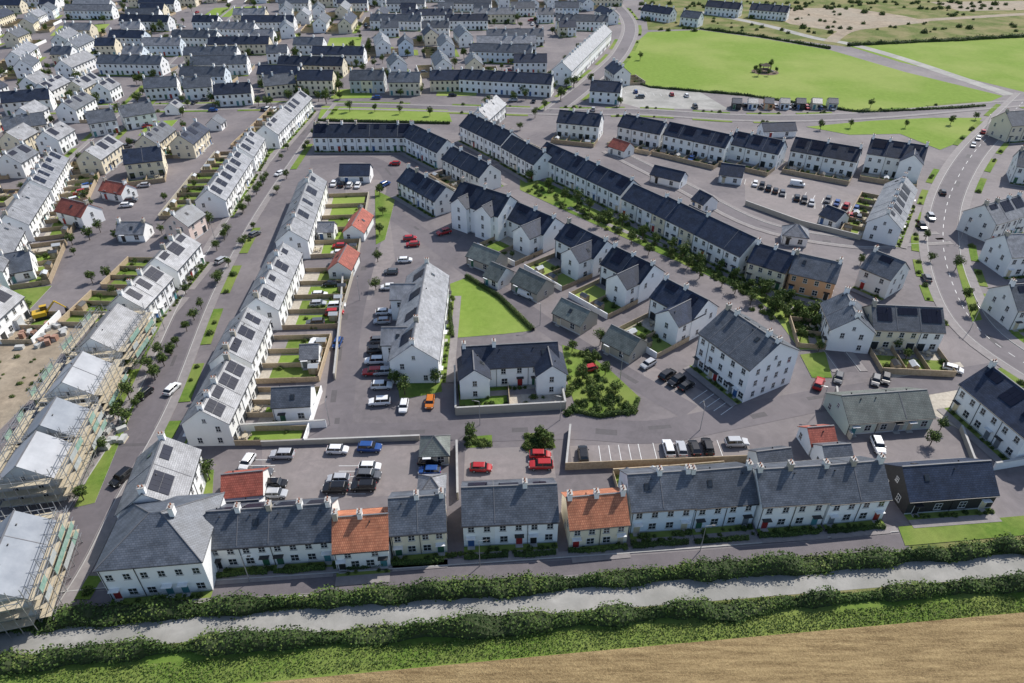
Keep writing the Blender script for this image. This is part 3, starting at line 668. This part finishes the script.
# ROW 3
for a,b_,kw in [((560,110),(602,114),{}),((624,114),(666,122),{}),((670,122),(732,135),dict(solar=(-1,))),((736,131),(785,141),dict(solar=(-1,))),((796,137),(862,148),dict(solar=(-1,))),((872,138),(928,146),dict(eh=7,w=10,wings=((.6,-1,7,3),),solar=(-1,)))]:
    k=dict(w=9,eh=5.8,roof='slate_dark',gd=(-1,8),front=1); k.update(kw); house('white_terraced_house',a,b_,**k)
house('white_terraced_house',(905,176),(888,214),w=9,eh=5.5,roof='slate_light',front=1,gd=(-1,6),solar=(1,))
house('white_terraced_house',(874,250),(905,262),w=9,eh=5.6,solar=(-1,))
house('white_terraced_house',(846,292),(858,318),w=9,eh=5.6,gd=(-1,6))
house('cream_terraced_house',(872,305),(942,308),w=9,eh=5.4,walls=('cream','white'),solar=(-1,),gd=(-1,9),front=1)
house('dark_roofed_garage',(722,163),(745,166),w=7,eh=3,units=1,roof='slate_dark',floors=1,chim=False,strip=False)
house('hipped_pavilion',(785,223),(810,226),w=6,eh=3,units=1,hip=True,roof='slate_light',floors=1,chim=False,strip=False)
for a,b_ in [((655,165),(685,172)),((828,205),(845,212)),((700,190),(712,196)),((762,123),(795,122)),((690,205),(704,212))]:
    house('dark_roofed_garage',a,b_,w=6,eh=2.8,units=1,roof='slate_dark',floors=1,chim=False,strip=False)
# right edge
house('white_terraced_house',(990,365),(1060,418),w=10,eh=6,roof='slate_dark',solar=(-1,))
house('white_detached_house',(1006,112),(1060,108),w=10,eh=6.5,walls=('cream',))
house('white_detached_house',(985,205),(1020,195),w=10,eh=6,roof='slate_light',gables=(2,2),solar=(-1,))
house('white_detached_house',(1005,235),(1060,232),w=10,eh=6,roof='slate_light',gables=(2,2),solar=(-1,))
house('white_detached_house',(1010,285),(1060,282),w=10,eh=5.5,walls=('offwhite',),gables=(2,2),solar=(-1,))
house('white_detached_house',(1020,150),(1060,155),w=10,eh=6,gables=(2,2))
KW=['black','white','orange','paleblue','black','cream','green']
for k,u in enumerate(range(733,830,16)): house('small_kiosk',(u,98),(u+9,98.5),w=6,eh=2.8,units=1,roof=['slate_dark','slate_light','slate_dark','slate'][k%4],floors=1,pitch=25,chim=False,strip=False,lod=1,walls=(KW[k],))
# LEFT ROWS
gA=dict(w=8.5,eh=5.6,front=-1,roof='slate_light',gd=(1,13))
for a,b_,n in[((228,358),(200,410),4),((247,308),(226,350),3),((283,243),(256,298),4),((311,172),(289,230),5)]:
    house('white_terraced_house',a,b_,units=n,solar=(1,),**gA)
house('white_detached_house',(272,388),(310,386),w=6,eh=4,units=1,floors=1,chim=False,strip=False)
for a,b_ in [((318,222),(334,222)),((300,345),(318,344))]: house('grey_roofed_garage',a,b_,w=5,eh=2.6,units=1,roof='slate_light',floors=1,chim=False,strip=False)
gB=dict(w=9,eh=5.6,front=1,roof='slate_light')
for a,b_,g in[((300,90),(264,125),10),((250,130),(238,147),10),((236,150),(207,190),12),((180,232),(155,258),12),((150,265),(120,295),13)]:
    house('white_terraced_house',a,b_,gd=(-1,g),solar=(1,),**gB)
house('pink_house',(190,203),(172,215),w=8,eh=5,units=1,walls=('pink',))
def scaffold(c,rz,L,w,eh,sides=(1,-1)):
    b=MB(); top=eh+2.6
    for s in sides:
        n=int(L/2.1)
        for i in range(n+1):
            x=-L/2+i*L/n
            for dy in(.5,2.0):
                y=s*(w/2+dy); b.cyl(x,y,0,top,.06,.06,'steel',5)
            for z in(2,4,6,top-.6): b.cyl(x,s*(w/2+.4),z,0,.05,.05,'steel',4,q=Vector((x,s*(w/2+2.2),z)))
        for z in(1.2,2,3,4,5,6,7,top-.6):
            for dy in(.5,2.0): b.cyl(-L/2-1,s*(w/2+dy),z,0,.05,.05,'steel',4,q=Vector((L/2+1,s*(w/2+dy),z)))
        for z in(2.05,4.05,6.05):
            ya,yb=sorted((s*(w/2+.5),s*(w/2+2.0))); b.box(-L/2-1,L/2+1,ya,yb,z,z+.05,'board',True)
        for i in range(n):
            for z in(2,4,6):
                if random.random()<.5:
                    x=-L/2+i*L/n; y=s*(w/2+2.07); ya,yb=sorted((y,y+s*.02)); b.box(x,x+L/n,ya,yb,z,z+1.2,random.choice(['netting','netting','netting_grey']))
            if random.random()<.5:
                x=-L/2+i*L/n; b.cyl(x,s*(w/2+2.1),0,0,.05,.05,'steel',4,q=Vector((x+L/n,s*(w/2+2.1),4)))
    for s in(-1,1):
        n=5
        for i in range(n+1):
            y=-w/2+i*w/n
            for dx in(.5,1.8): b.cyl(s*(L/2+dx),y,0,top,.06,.06,'steel',5)
        for z in(2,4,6,7): 
            for dx in(.5,1.8): b.cyl(s*(L/2+dx),-w/2,z,0,.05,.05,'steel',4,q=Vector((s*(L/2+dx),w/2,z)))
            if z<7: xa,xb=sorted((s*(L/2+.5),s*(L/2+1.8))); b.box(xa,xb,-w/2,w/2,z+.05,z+.1,'board',True)
    b.obj('scaffolding',loc=c,rz=rz)
for a,b_,r in[((117,304),(90,338),'slate_light'),((82,352),(62,382),'membrane'),((56,398),(40,425),'membrane2'),((36,432),(16,466),'membrane'),((14,512),(-20,590),'membrane2')]:
    e,c,rz,L,w=house('house_under_construction',a,b_,w=9,eh=5.6,roof=r,chim=False,strip=False,walls=('white','grey'),front=1,rl=0)
    scaffold(c,rz,L,w,5.6)
# column C and beyond
for a,b_,r,kw in[((50,150),(30,180),'slate_light',dict(front=1,gd=(1,9),solar=(1,))),((28,183),(5,215),'slate_light',dict(front=1,gd=(1,9))),((0,222),(-25,262),'slate_light',dict(front=1,gd=(1,9))),
    ((62,198),(88,204),'redtile',dict(units=1,eh=4,w=7)),((104,180),(126,184),'redtile',dict(units=1,eh=3,w=6)),
    ((0,92),(48,88),'slate_dark',{}),((0,118),(42,112),'slate',{}),((84,112),(112,108),'slate',{}),((118,106),(150,101),'slate',{}),
    ((143,78),(176,76),'slate',{}),((182,78),(210,76),'slate',{}),((213,84),(250,82),'slate_dark',{}),((122,150),(160,146),'slate_dark',dict(walls=('cream',),gd=(-1,7),front=1)),
    ((60,60),(85,50),'slate_light',{}),((262,76),(293,73),'slate',dict(walls=('cream',))),((298,70),(333,70),'slate_dark',dict(walls=('cream',),eh=7,floors=3)),
    ((350,70),(384,70),'slate',dict(walls=('cream','grey'),eh=6)),((389,72),(420,72),'slate',dict(walls=('cream',),eh=6)),((430,70),(460,70),'slate_dark',dict(walls=('cream',))),((461,69),(553,74),'slate_dark',dict(eh=6)),
    ((604,24),(562,62),'slate_light',dict(eh=7,front=-1,w=10)),((592,80),(622,82),'slate_dark',{}),((496,95),(478,110),'slate_light',{}),
    ((645,4),(674,8),'slate_dark',{}),((684,10),(702,12),'slate',{}),((708,0),(742,3),'slate_dark',{}),((752,3),(790,6),'slate_dark',{}),
    ((0,255),(28,250),'slate',dict(units=1,eh=3,floors=1)),((118,222),(145,222),'slate_light',dict(units=1,eh=2.6,floors=1,w=6))]:
    k=dict(w=9,eh=5.4,lod=1 if max(a[1],b_[1])<100 else 0,strip=False); k.update(kw); house('white_terraced_house' if r!='redtile' else 'red_tiled_house',a,b_,roof=r,**k)
sheet('verge',[(322,106),(448,110),(452,122),(318,119)],'field',occ=True)
for q in([(335,90),(372,88),(372,98),(330,99)],[(215,8),(262,6),(255,16),(200,18)],[(60,26),(110,24),(100,34),(50,36)],[(440,84),(480,84),(476,96),(436,96)],[(330,38),(362,37),(360,48),(326,48)],[(500,30),(540,30),(535,40),(495,40)],[(150,122),(178,120),(165,134),(138,136)]):
    sheet('estate_green',q,'field',occ=True)
def inpix(p):
    d=math.cos(TH)*p.y+math.sin(TH)*H; return 512+F*p.x/d, 341.5+F*(H*math.cos(TH)-p.y*math.sin(TH))/d
# fill between street B and column C, rows parallel to the street
s0=P(300,100); s1=P(110,320); dB=(s0-s1).normalized(); nB=Vector((-dB.y,dB.x,0))
for k in range(0,22):
    t=-60
    while t<330:
        L=random.choice([6,11,12,17,17]); c=s1+nB*(k*13+24)+dB*(t+L/2); u,v=inpix(c)
        if 92<v<330 and -80<u<300 and free(c-dB*L/2,c+dB*L/2,5.2):
            sm_=L==6
            house('garage' if sm_ else 'white_terraced_house',c+dB*L/2,c-dB*L/2,w=6 if sm_ else 8.5,eh=2.7 if sm_ else 5.4,floors=1 if sm_ else 2,roof=random.choice(['slate_light','slate_light','slate','slate_dark']),walls=random.choice([('white',),('white','offwhite'),('cream',),('white',)]),world=True,strip=False,
                lod=0 if v>130 else 1,front=random.choice([1,-1]),gd=None if sm_ else (random.choice([1,-1]),7),solar=random.choice([(),(1,)]),units=max(1,round(L/5.7)),chim=not sm_); t+=L+random.choice([3,5,8])
        else: t+=5
# far estate on its own street grid
yy=330
while yy<700:
    x=-480+random.uniform(0,20); 
    while x<200:
        L=random.choice([11,17,22,28,34]); c=Vector((x+L/2,yy+random.uniform(-3,3)+.02*x,0)); u,v=inpix(c)
        colb=(int((x+1000)/75)+int(yy/90))%3
        if v<98 and u<632 and u>-80:
            if colb==1: a=math.radians(100+random.uniform(-8,8)); hl=random.choice([7,11,14])
            else: a=math.radians(random.uniform(-8,8)); hl=L/2
            d=Vector((math.cos(a),math.sin(a),0))
            if not free(c-d*hl,c+d*hl,6.5): x+=6; continue
            rf=random.choice(['slate','slate','slate_dark','slate_light']); wl=random.choice([('white',),('white',),('white','offwhite'),('white','cream'),('cream',),('white','paleblue')])
            house('white_terraced_house',c-d*hl,c+d*hl,w=8.5,eh=5.6,roof=rf,walls=wl,lod=1,world=True,strip=False,front=random.choice([1,-1]),gd=(random.choice([1,-1]) if colb==1 else 1,8),chim=yy<520,far=True)
            x+=20 if colb==1 else L+random.choice([3,5,9])
        else: x+=12
    yy+=23
# =====================================================================
# GREENS
sheet('triangular_green',[(450,284),(466,278),(500,300),(531,331),(505,334),(456,338)],'field')
hedge('clipped_hedge',[(466,277),(500,299),(533,331)],1.2,1.2,dens=120,leaf=.12,var=.1)
hedge('clipped_hedge',[(447,285),(453,338)],.8,.9,dens=80,leaf=.12,var=.1)
sheet('planted_bed',[(562,345),(585,352),(612,372),(640,398),(636,412),(600,418),(578,414),(568,385)],'grass')
hedge('clipped_hedge',[(575,412),(600,417),(634,412),(638,400)],1.0,1.0,dens=120,leaf=.12,var=.1)
sheet('lawn',[(396,376),(440,367),(442,392),(400,400)],'grass')
sheet('verge',[(132,388),(142,388),(95,503),(74,508)],'grass'); sheet('verge',[(14,612),(32,612),(64,548),(48,540)],'grass')
sheet('verge',[(150,340),(160,342),(144,378),(136,378)],'grass')
sheet('verge',[(520,176),(560,186),(590,205),(700,252),(830,318),(826,335),(800,318),(700,272),(585,220),(520,190)],'grass')
sheet('verge',[(745,290),(815,315),(825,350),(800,350),(770,310)],'field')
sheet('verge',[(806,127),(870,121),(930,118),(982,118),(965,140),(940,150),(900,134),(850,135)],'field')
sheet('verge',[(955,262),(962,262),(982,320),(972,322)],'grass'); sheet('verge',[(1012,395),(1024,392),(1050,420),(1030,430)],'grass')
sheet('verge',[(905,546),(898,527),(1024,516),(1200,502),(1200,520)],'grass')
sheet('garden_ground',[(0,292),(52,286),(22,318),(0,316)],'grass')
sheet('verge',[(375,190),(395,200),(385,240),(376,245)],'grass'); sheet('verge',[(800,355),(825,352),(832,378),(812,378)],'grass')
sheet('dirt_ground',[(-80,335),(88,322),(62,352),(30,400),(-10,440),(-200,470)],'dirt'); sheet('dirt_ground',[(-60,560),(10,545),(0,600),(-100,640)],'dirt')
sheet('planted_bed',[(466,437),(492,435),(492,447),(466,448)],'grass'); sheet('planted_bed',[(205,470),(214,470),(212,505),(200,505)],'grass')
sheet('planted_bed',[(524,434),(550,432),(556,448),(526,450)],'grass')
sheet('car_park',[(262,446),(420,440),(420,494),(262,503)],'court',z=.008); sheet('car_park',[(464,449),(552,446),(556,478),(462,480)],'court',z=.008)
sheet('car_park',[(570,446),(748,440),(752,462),(572,470)],'court',z=.008); sheet('car_park',[(745,178),(790,172),(880,205),(868,236),(800,220),(745,200)],'court',z=.008)
sheet('car_park',[(890,372),(960,362),(990,400),(960,430),(900,395)],'patio',z=.008)
sheet('car_park',[(640,360),(700,390),(735,412),(700,425),(650,400)],'court',z=.008)
sheet('car_park',[(315,300),(345,290),(330,400),(290,420),(300,360)],'court',z=.008)
sheet('car_park',[(622,84),(700,92),(730,110),(640,108),(610,100)],'lane',z=.008)
sheet('forecourt',[(345,180),(385,180),(395,260),(370,300),(350,300)],'court',z=.006)
wall([(233,432),(327,427)],1.8); wall([(345,262),(340,330),(335,380)],1.7,'wall_stone'); wall([(262,446),(420,440)],1.2,'wall_stone')
wall([(457,447),(458,500)],1.8,'wall_stone'); wall([(565,470),(750,462)],1.8,'timber',.12,'garden_fence')
wall([(570,430),(566,470)],1.5,'wall_stone'); wall([(835,392),(838,420),(850,440)],1.5,'wall_stone'); wall([(992,470),(1040,462)],1.8); wall([(960,430),(975,470)],1.2,'wall_stone')
wall([(745,205),(800,225),(860,240)],1.5,'wall_stone')
# construction site plant
def excavator(u,v,rz):
    b=MB()
    for s in(-1,1): b.box(-1.6,1.6,s*1.1-.25,s*1.1+.25,0,.8,'tyre')
    b.box(-1.7,1.1,-1.2,1.2,.9,1.9,'plant_yellow',True); b.box(.1,1.5,.2,1.15,.95,2.8,'carglass',True); b.box(.05,1.55,.15,1.2,2.8,2.9,'plant_yellow',True)
    b.cyl(1.2,-.3,1.5,0,.25,.2,'plant_yellow',6,q=Vector((3.6,-.3,3.9))); b.cyl(3.6,-.3,3.9,0,.2,.14,'plant_yellow',6,q=Vector((5.4,-.3,1.6))); b.hexa([(5.0,-.8,.4),(5.9,-.8,.5),(5.9,.2,.5),(5.0,.2,.4),(5.1,-.8,1.6),(5.6,-.8,1.6),(5.6,.2,1.6),(5.1,.2,1.6)],'gutter')
    b.obj('excavator',loc=P(u,v),rz=rz)
excavator(43,318,.5)
bs=MB(); 
for k in range(2): bs.box(-.6,.6,-.5,.5,.12+k*.7,.75+k*.7,'brick'); 
bs.box(-.65,.65,-.55,.55,0,.12,'board'); bm=bs.mesh('bricks')
pl=MB(); pl.box(-1,1,-.6,.6,0,.14,'board'); pl.box(-.9,.9,-.5,.5,.14,.9,'wrap'); pm_=pl.mesh('pal')
for k in range(26): inst('brick_stack' if k%3==0 else 'material_pallet',bm if k%3==0 else pm_,P(random.uniform(0,75),random.uniform(326,350)),random.random()*3)
for k in range(14): inst('material_pallet',pm_,P(random.uniform(100,125),random.uniform(385,450)),random.random()*3)
cb=MB(); cb.box(-3,3,-1.2,1.2,.1,2.6,'wall_grey'); cb.box(-3.05,3.05,-1.25,1.25,2.6,2.7,'kerb'); cb.box(-2,-1,-1.23,-1.2,1.1,1.9,'glass'); cb.box(.5,1.4,-1.23,-1.2,.2,2.2,'door_blue'); cm_=cb.mesh('cabin')
inst('site_cabin',cm_,P(10,328),.1)
for k in range(20): shrub_at(P(random.uniform(-5,50),random.uniform(350,415)),.7)
# play area in the field: timber climbing frame, swings, mulch and shrubs
pb=MB(); pb.cyl(0,0,0,.06,7,7,'soil',16)
for (x,y) in((-2,-2),(2,-2),(2,2),(-2,2)): pb.cyl(x,y,0,3.4,.15,.15,'bark',6)
pb.box(-2.1,2.1,-2.1,2.1,1.5,1.65,'bark',True); pb.hexa([(-2.4,-2.4,3.2),(2.4,-2.4,3.2),(2.4,2.4,3.2),(-2.4,2.4,3.2),(-.1,-.1,4.6),(.1,-.1,4.6),(.1,.1,4.6),(-.1,.1,4.6)],'bark')
pb.hexa([(2,-.5,0),(5,-.5,0),(5,.5,0),(2,.5,0),(2,-.5,1.6),(5,-.5,.15),(5,.5,.15),(2,.5,1.6)],'steel')
for x in(-6,-3.5): 
    pb.cyl(x,-1.2,0,0,.1,.1,'bark',5,q=Vector((x,0,2.6))); pb.cyl(x,1.2,0,0,.1,.1,'bark',5,q=Vector((x,0,2.6)))
pb.cyl(-6,0,2.6,0,.1,.1,'bark',5,q=Vector((-3.5,0,2.6))); pb.obj('playground_frame',loc=P(765,72))
# trees
for k in range(20): tree(530+k*15.5+random.uniform(-4,4),184+k*7.5+random.uniform(-3,3),1.05)
for k in range(14): tree(600+k*17+random.uniform(-4,4),228+k*8.0+random.uniform(-3,3),.95)
for p in [(350,112),(375,112),(400,114),(430,116),(595,362),(605,375),(582,380),(590,398),(615,395),(572,352),(700,330),(760,290),(790,300),(815,330),(690,250),
          (820,130),(850,128),(905,128),(950,125),(975,120),(870,108),(755,72),(760,69),(770,69),(776,73),(768,76),(758,76),(210,225),(225,212),(120,420),(105,450),(84,500),(965,300),(970,315),(955,270),(940,430),(930,445),
          (520,130),(535,118),(330,150),(300,118),(90,240),(30,310),(640,60),(380,195),(383,215),(380,235),(378,262),(376,290),(395,385),(405,395),(425,375),(436,385),(750,305),(775,312),(800,340),(818,352),(640,345),(600,345),
          (160,355),(150,370),(130,400),(60,560),(45,590),(925,240),(930,262),(860,265),(835,270),(1015,400),(905,360),(895,350),(470,440),(540,440),(545,446),(210,480)]: tree(*p,.9)
for k in range(240): tree(random.uniform(0,620),random.uniform(2,110),random.uniform(.9,1.5))
for k in range(50): tree(random.uniform(0,200),random.uniform(110,300),random.uniform(.6,1))
for k in range(45): t=random.random(); tree(325-225*t+random.choice([-14,16])*(.5+t*.6),108+330*t,.75)
for k in range(130):
    u=random.uniform(565,635); v=random.uniform(348,415)
    if (u-562)/(v-340)<1.05 or u<600: shrub_at(P(u,v),1.0)
for k in range(25): shrub_at(P(random.uniform(526,552),random.uniform(434,448)),1); shrub_at(P(random.uniform(466,490),random.uniform(437,446)),.8)
for k in range(190): t=random.random(); shrub_at(P(530+300*t+random.uniform(-6,6),184+142*t+random.uniform(-5,8)),1)
for k in range(40): t=random.random(); shrub_at(P(757+60*t+random.uniform(-6,6),298+30*t+random.uniform(-4,12)),1)
# front garden hedges of the foreground terrace, broken at each path
for (u0,v0,u1,v1) in((214,577,268,573),(274,572.5,326,569),(334,568,384,564.5),(392,563.5,444,560),(464,558.5,508,556),(514,555.5,556,553),(568,551.5,624,547.5),(632,547,688,543),(694,542.5,748,539),(758,537,818,533),(826,532,884,528)):
    hedge('front_hedge',[(u0,v0),(u1,v1)],.9,.8,dens=110,leaf=.12,var=.25,step=.8)
for k in range(70): t=random.random(); shrub_at(P(210+680*t,574-50*t+random.uniform(-1.5,1)),.6)
for k in range(220): shrub_at(P(random.uniform(640,1020),random.choice([random.uniform(2,34),random.uniform(2,10)])),random.uniform(1.2,2.6))
hedge('field_hedge',[(700,29),(760,37),(830,49)],2,1.5,dens=12,leaf=.4); hedge('field_hedge',[(848,46),(1100,33)],3,2,dens=12,leaf=.4)
hedge('field_hedge',[(614,76),(650,88),(745,96),(860,113),(985,106)],1.5,1.0,dens=15,leaf=.3)
hedge('clipped_hedge',[(318,121),(450,124)],1,1.2,dens=20,leaf=.25,var=.1)
# =====================================================================
# CARS
for c in [(283,457,'silver',0),(276,486,'black',0),(276,496,'silver',0),(338,452,'white',0),(370,450,'blue',0),(370,469,'white',0),(369,478,'grey',0),(364,489,'black',0),(339,481,'silver',0),(336,491,'black',0),
    (430,464,'black',0),(430,473,'blue',0),(481,470,'red',0),(540,457,'red',0),(541,467.5,'red',0),(583,457,'black',90),(668,451,'white',90),(681,451,'silver',90),(694,450,'black',90),(707,449,'black',90),(736,445,'silver',0),
    (404,408,'white',90),(380,404,'white',5),(382,388,'white',5),(384,374,'silver',5),(430,404,'orange',90),(314,345,'white',85),(338,345,'blue',85),(335,315,'red',5),(337,308,'white',5),(588,371,'red',20),
    (648,366,'silver',40),(667,377,'black',40),(676,383,'black',40),(686,388,'black',40),(413,246,'red',10),(444,234,'red',30),(385,186,'blue',60),(145,396,'black',72),(173,391,'white',75),(123,480,'black',68),(248,464,'white',80),
    (877,448,'white',80),(952,371,'white',-30),(838,380,'grey',60),(818,386,'red',60),(930,219,'silver',80),(942,194,'black',70),(921,228,'black',80),(926,280,'grey',80),(695,108,'black',90),(640,98,'grey',0),(395,165,'red',0),
    (255,236,'grey',62),(222,262,'silver',62),(280,175,'white',60),(410,240,'red',10),(405,262,'white',5)]:
    car(c[0],c[1],c[2],c[3])
car(527,297,'white',-40,'van'); car(797,186,'white',-20,'van'); car(590,258,'white',-20,'van')
carrow((745,182),(862,222),16,70,.7); carrow((330,290),(345,225),9,5,.5); carrow((372,380),(392,270),12,5,.5,False)
carrow((650,150),(735,172),9,60,.6); carrow((805,195),(860,212),6,60,.7,True); carrow((735,106),(835,110),16,90,.6,False); carrow((455,225),(500,262),6,50,.3,False); carrow((625,92),(690,97),9,90,.3)
carrow((120,215),(150,180),7,10,.5,False); carrow((262,460),(262,496),6,0,.4,True); carrow((352,466),(352,494),5,0,.0,True); carrow((600,455),(640,453),4,90,.0,True); carrow((655,452),(720,449),5,90,.0,True)
carrow((330,185),(370,188),5,90,.5,False); carrow((970,150),(985,130),3,60,.6,False); carrow((860,385),(890,380),3,60,.5,False)
carrow((700,395),(728,410),4,40,0.0,True); carrow((60,215),(150,125),14,40,.5,False); carrow((640,222),(800,290),14,-25,.3,False); carrow((315,330),(325,260),8,5,.4,False)
for k in range(90): car(random.uniform(0,620),random.uniform(5,112),h=random.choice([0,80]))
lb=MB(); lb.cyl(0,0,0,6,.08,.05,'steel',6); lb.cyl(0,0,6,0,.04,.04,'steel',5,q=Vector((1,0,6.15))); lb.box(.9,1.4,-.12,.12,6.1,6.22,'gutter',True); lm=lb.mesh('lamp')
for p in [(112,430),(165,330),(215,240),(265,165),(330,425),(560,420),(700,430),(480,425),(360,300),(820,410),(960,240),(970,330),(985,130),(250,582),(480,566),(700,551),(640,228),(760,280),(540,325),(620,380)]: inst('street_lamp',lm,P(*p),random.choice([0,1.57,3.1]))
# ---------------- light & camera ----------------
AZ=math.radians(44); EL=math.radians(45)
w=bpy.data.worlds.new('World'); scene.world=w; w.use_nodes=True; nt=w.node_tree
sk=nt.nodes.new('ShaderNodeTexSky'); sk.sky_type='NISHITA'; sk.sun_disc=False; sk.sun_elevation=EL; sk.sun_rotation=AZ; sk.dust_density=1.0
nt.links.new(sk.outputs[0],nt.nodes['Background'].inputs[0]); nt.nodes['Background'].inputs[1].default_value=.15
sd=Vector((math.sin(AZ)*math.cos(EL),math.cos(AZ)*math.cos(EL),math.sin(EL)))
l=bpy.data.lights.new('sun','SUN'); l.energy=5.0; l.angle=math.radians(.5); l.color=(1,.955,.89)
lo=bpy.data.objects.new('sun',l); scene.collection.objects.link(lo); lo.rotation_euler=sd.to_track_quat('Z','Y').to_euler(); lo.location=(0,0,200)
cam=bpy.data.cameras.new('camera'); co=bpy.data.objects.new('camera',cam); scene.collection.objects.link(co); co.location=(0,0,H)
co.rotation_euler=(math.pi/2-TH,0,0); cam.sensor_width=36; cam.lens=F/1024*36; cam.clip_end=9000; scene.camera=co
scene.view_settings.view_transform='Standard'; scene.view_settings.look='None'; scene.view_settings.exposure=0
print('OBJ',len(bpy.data.objects))
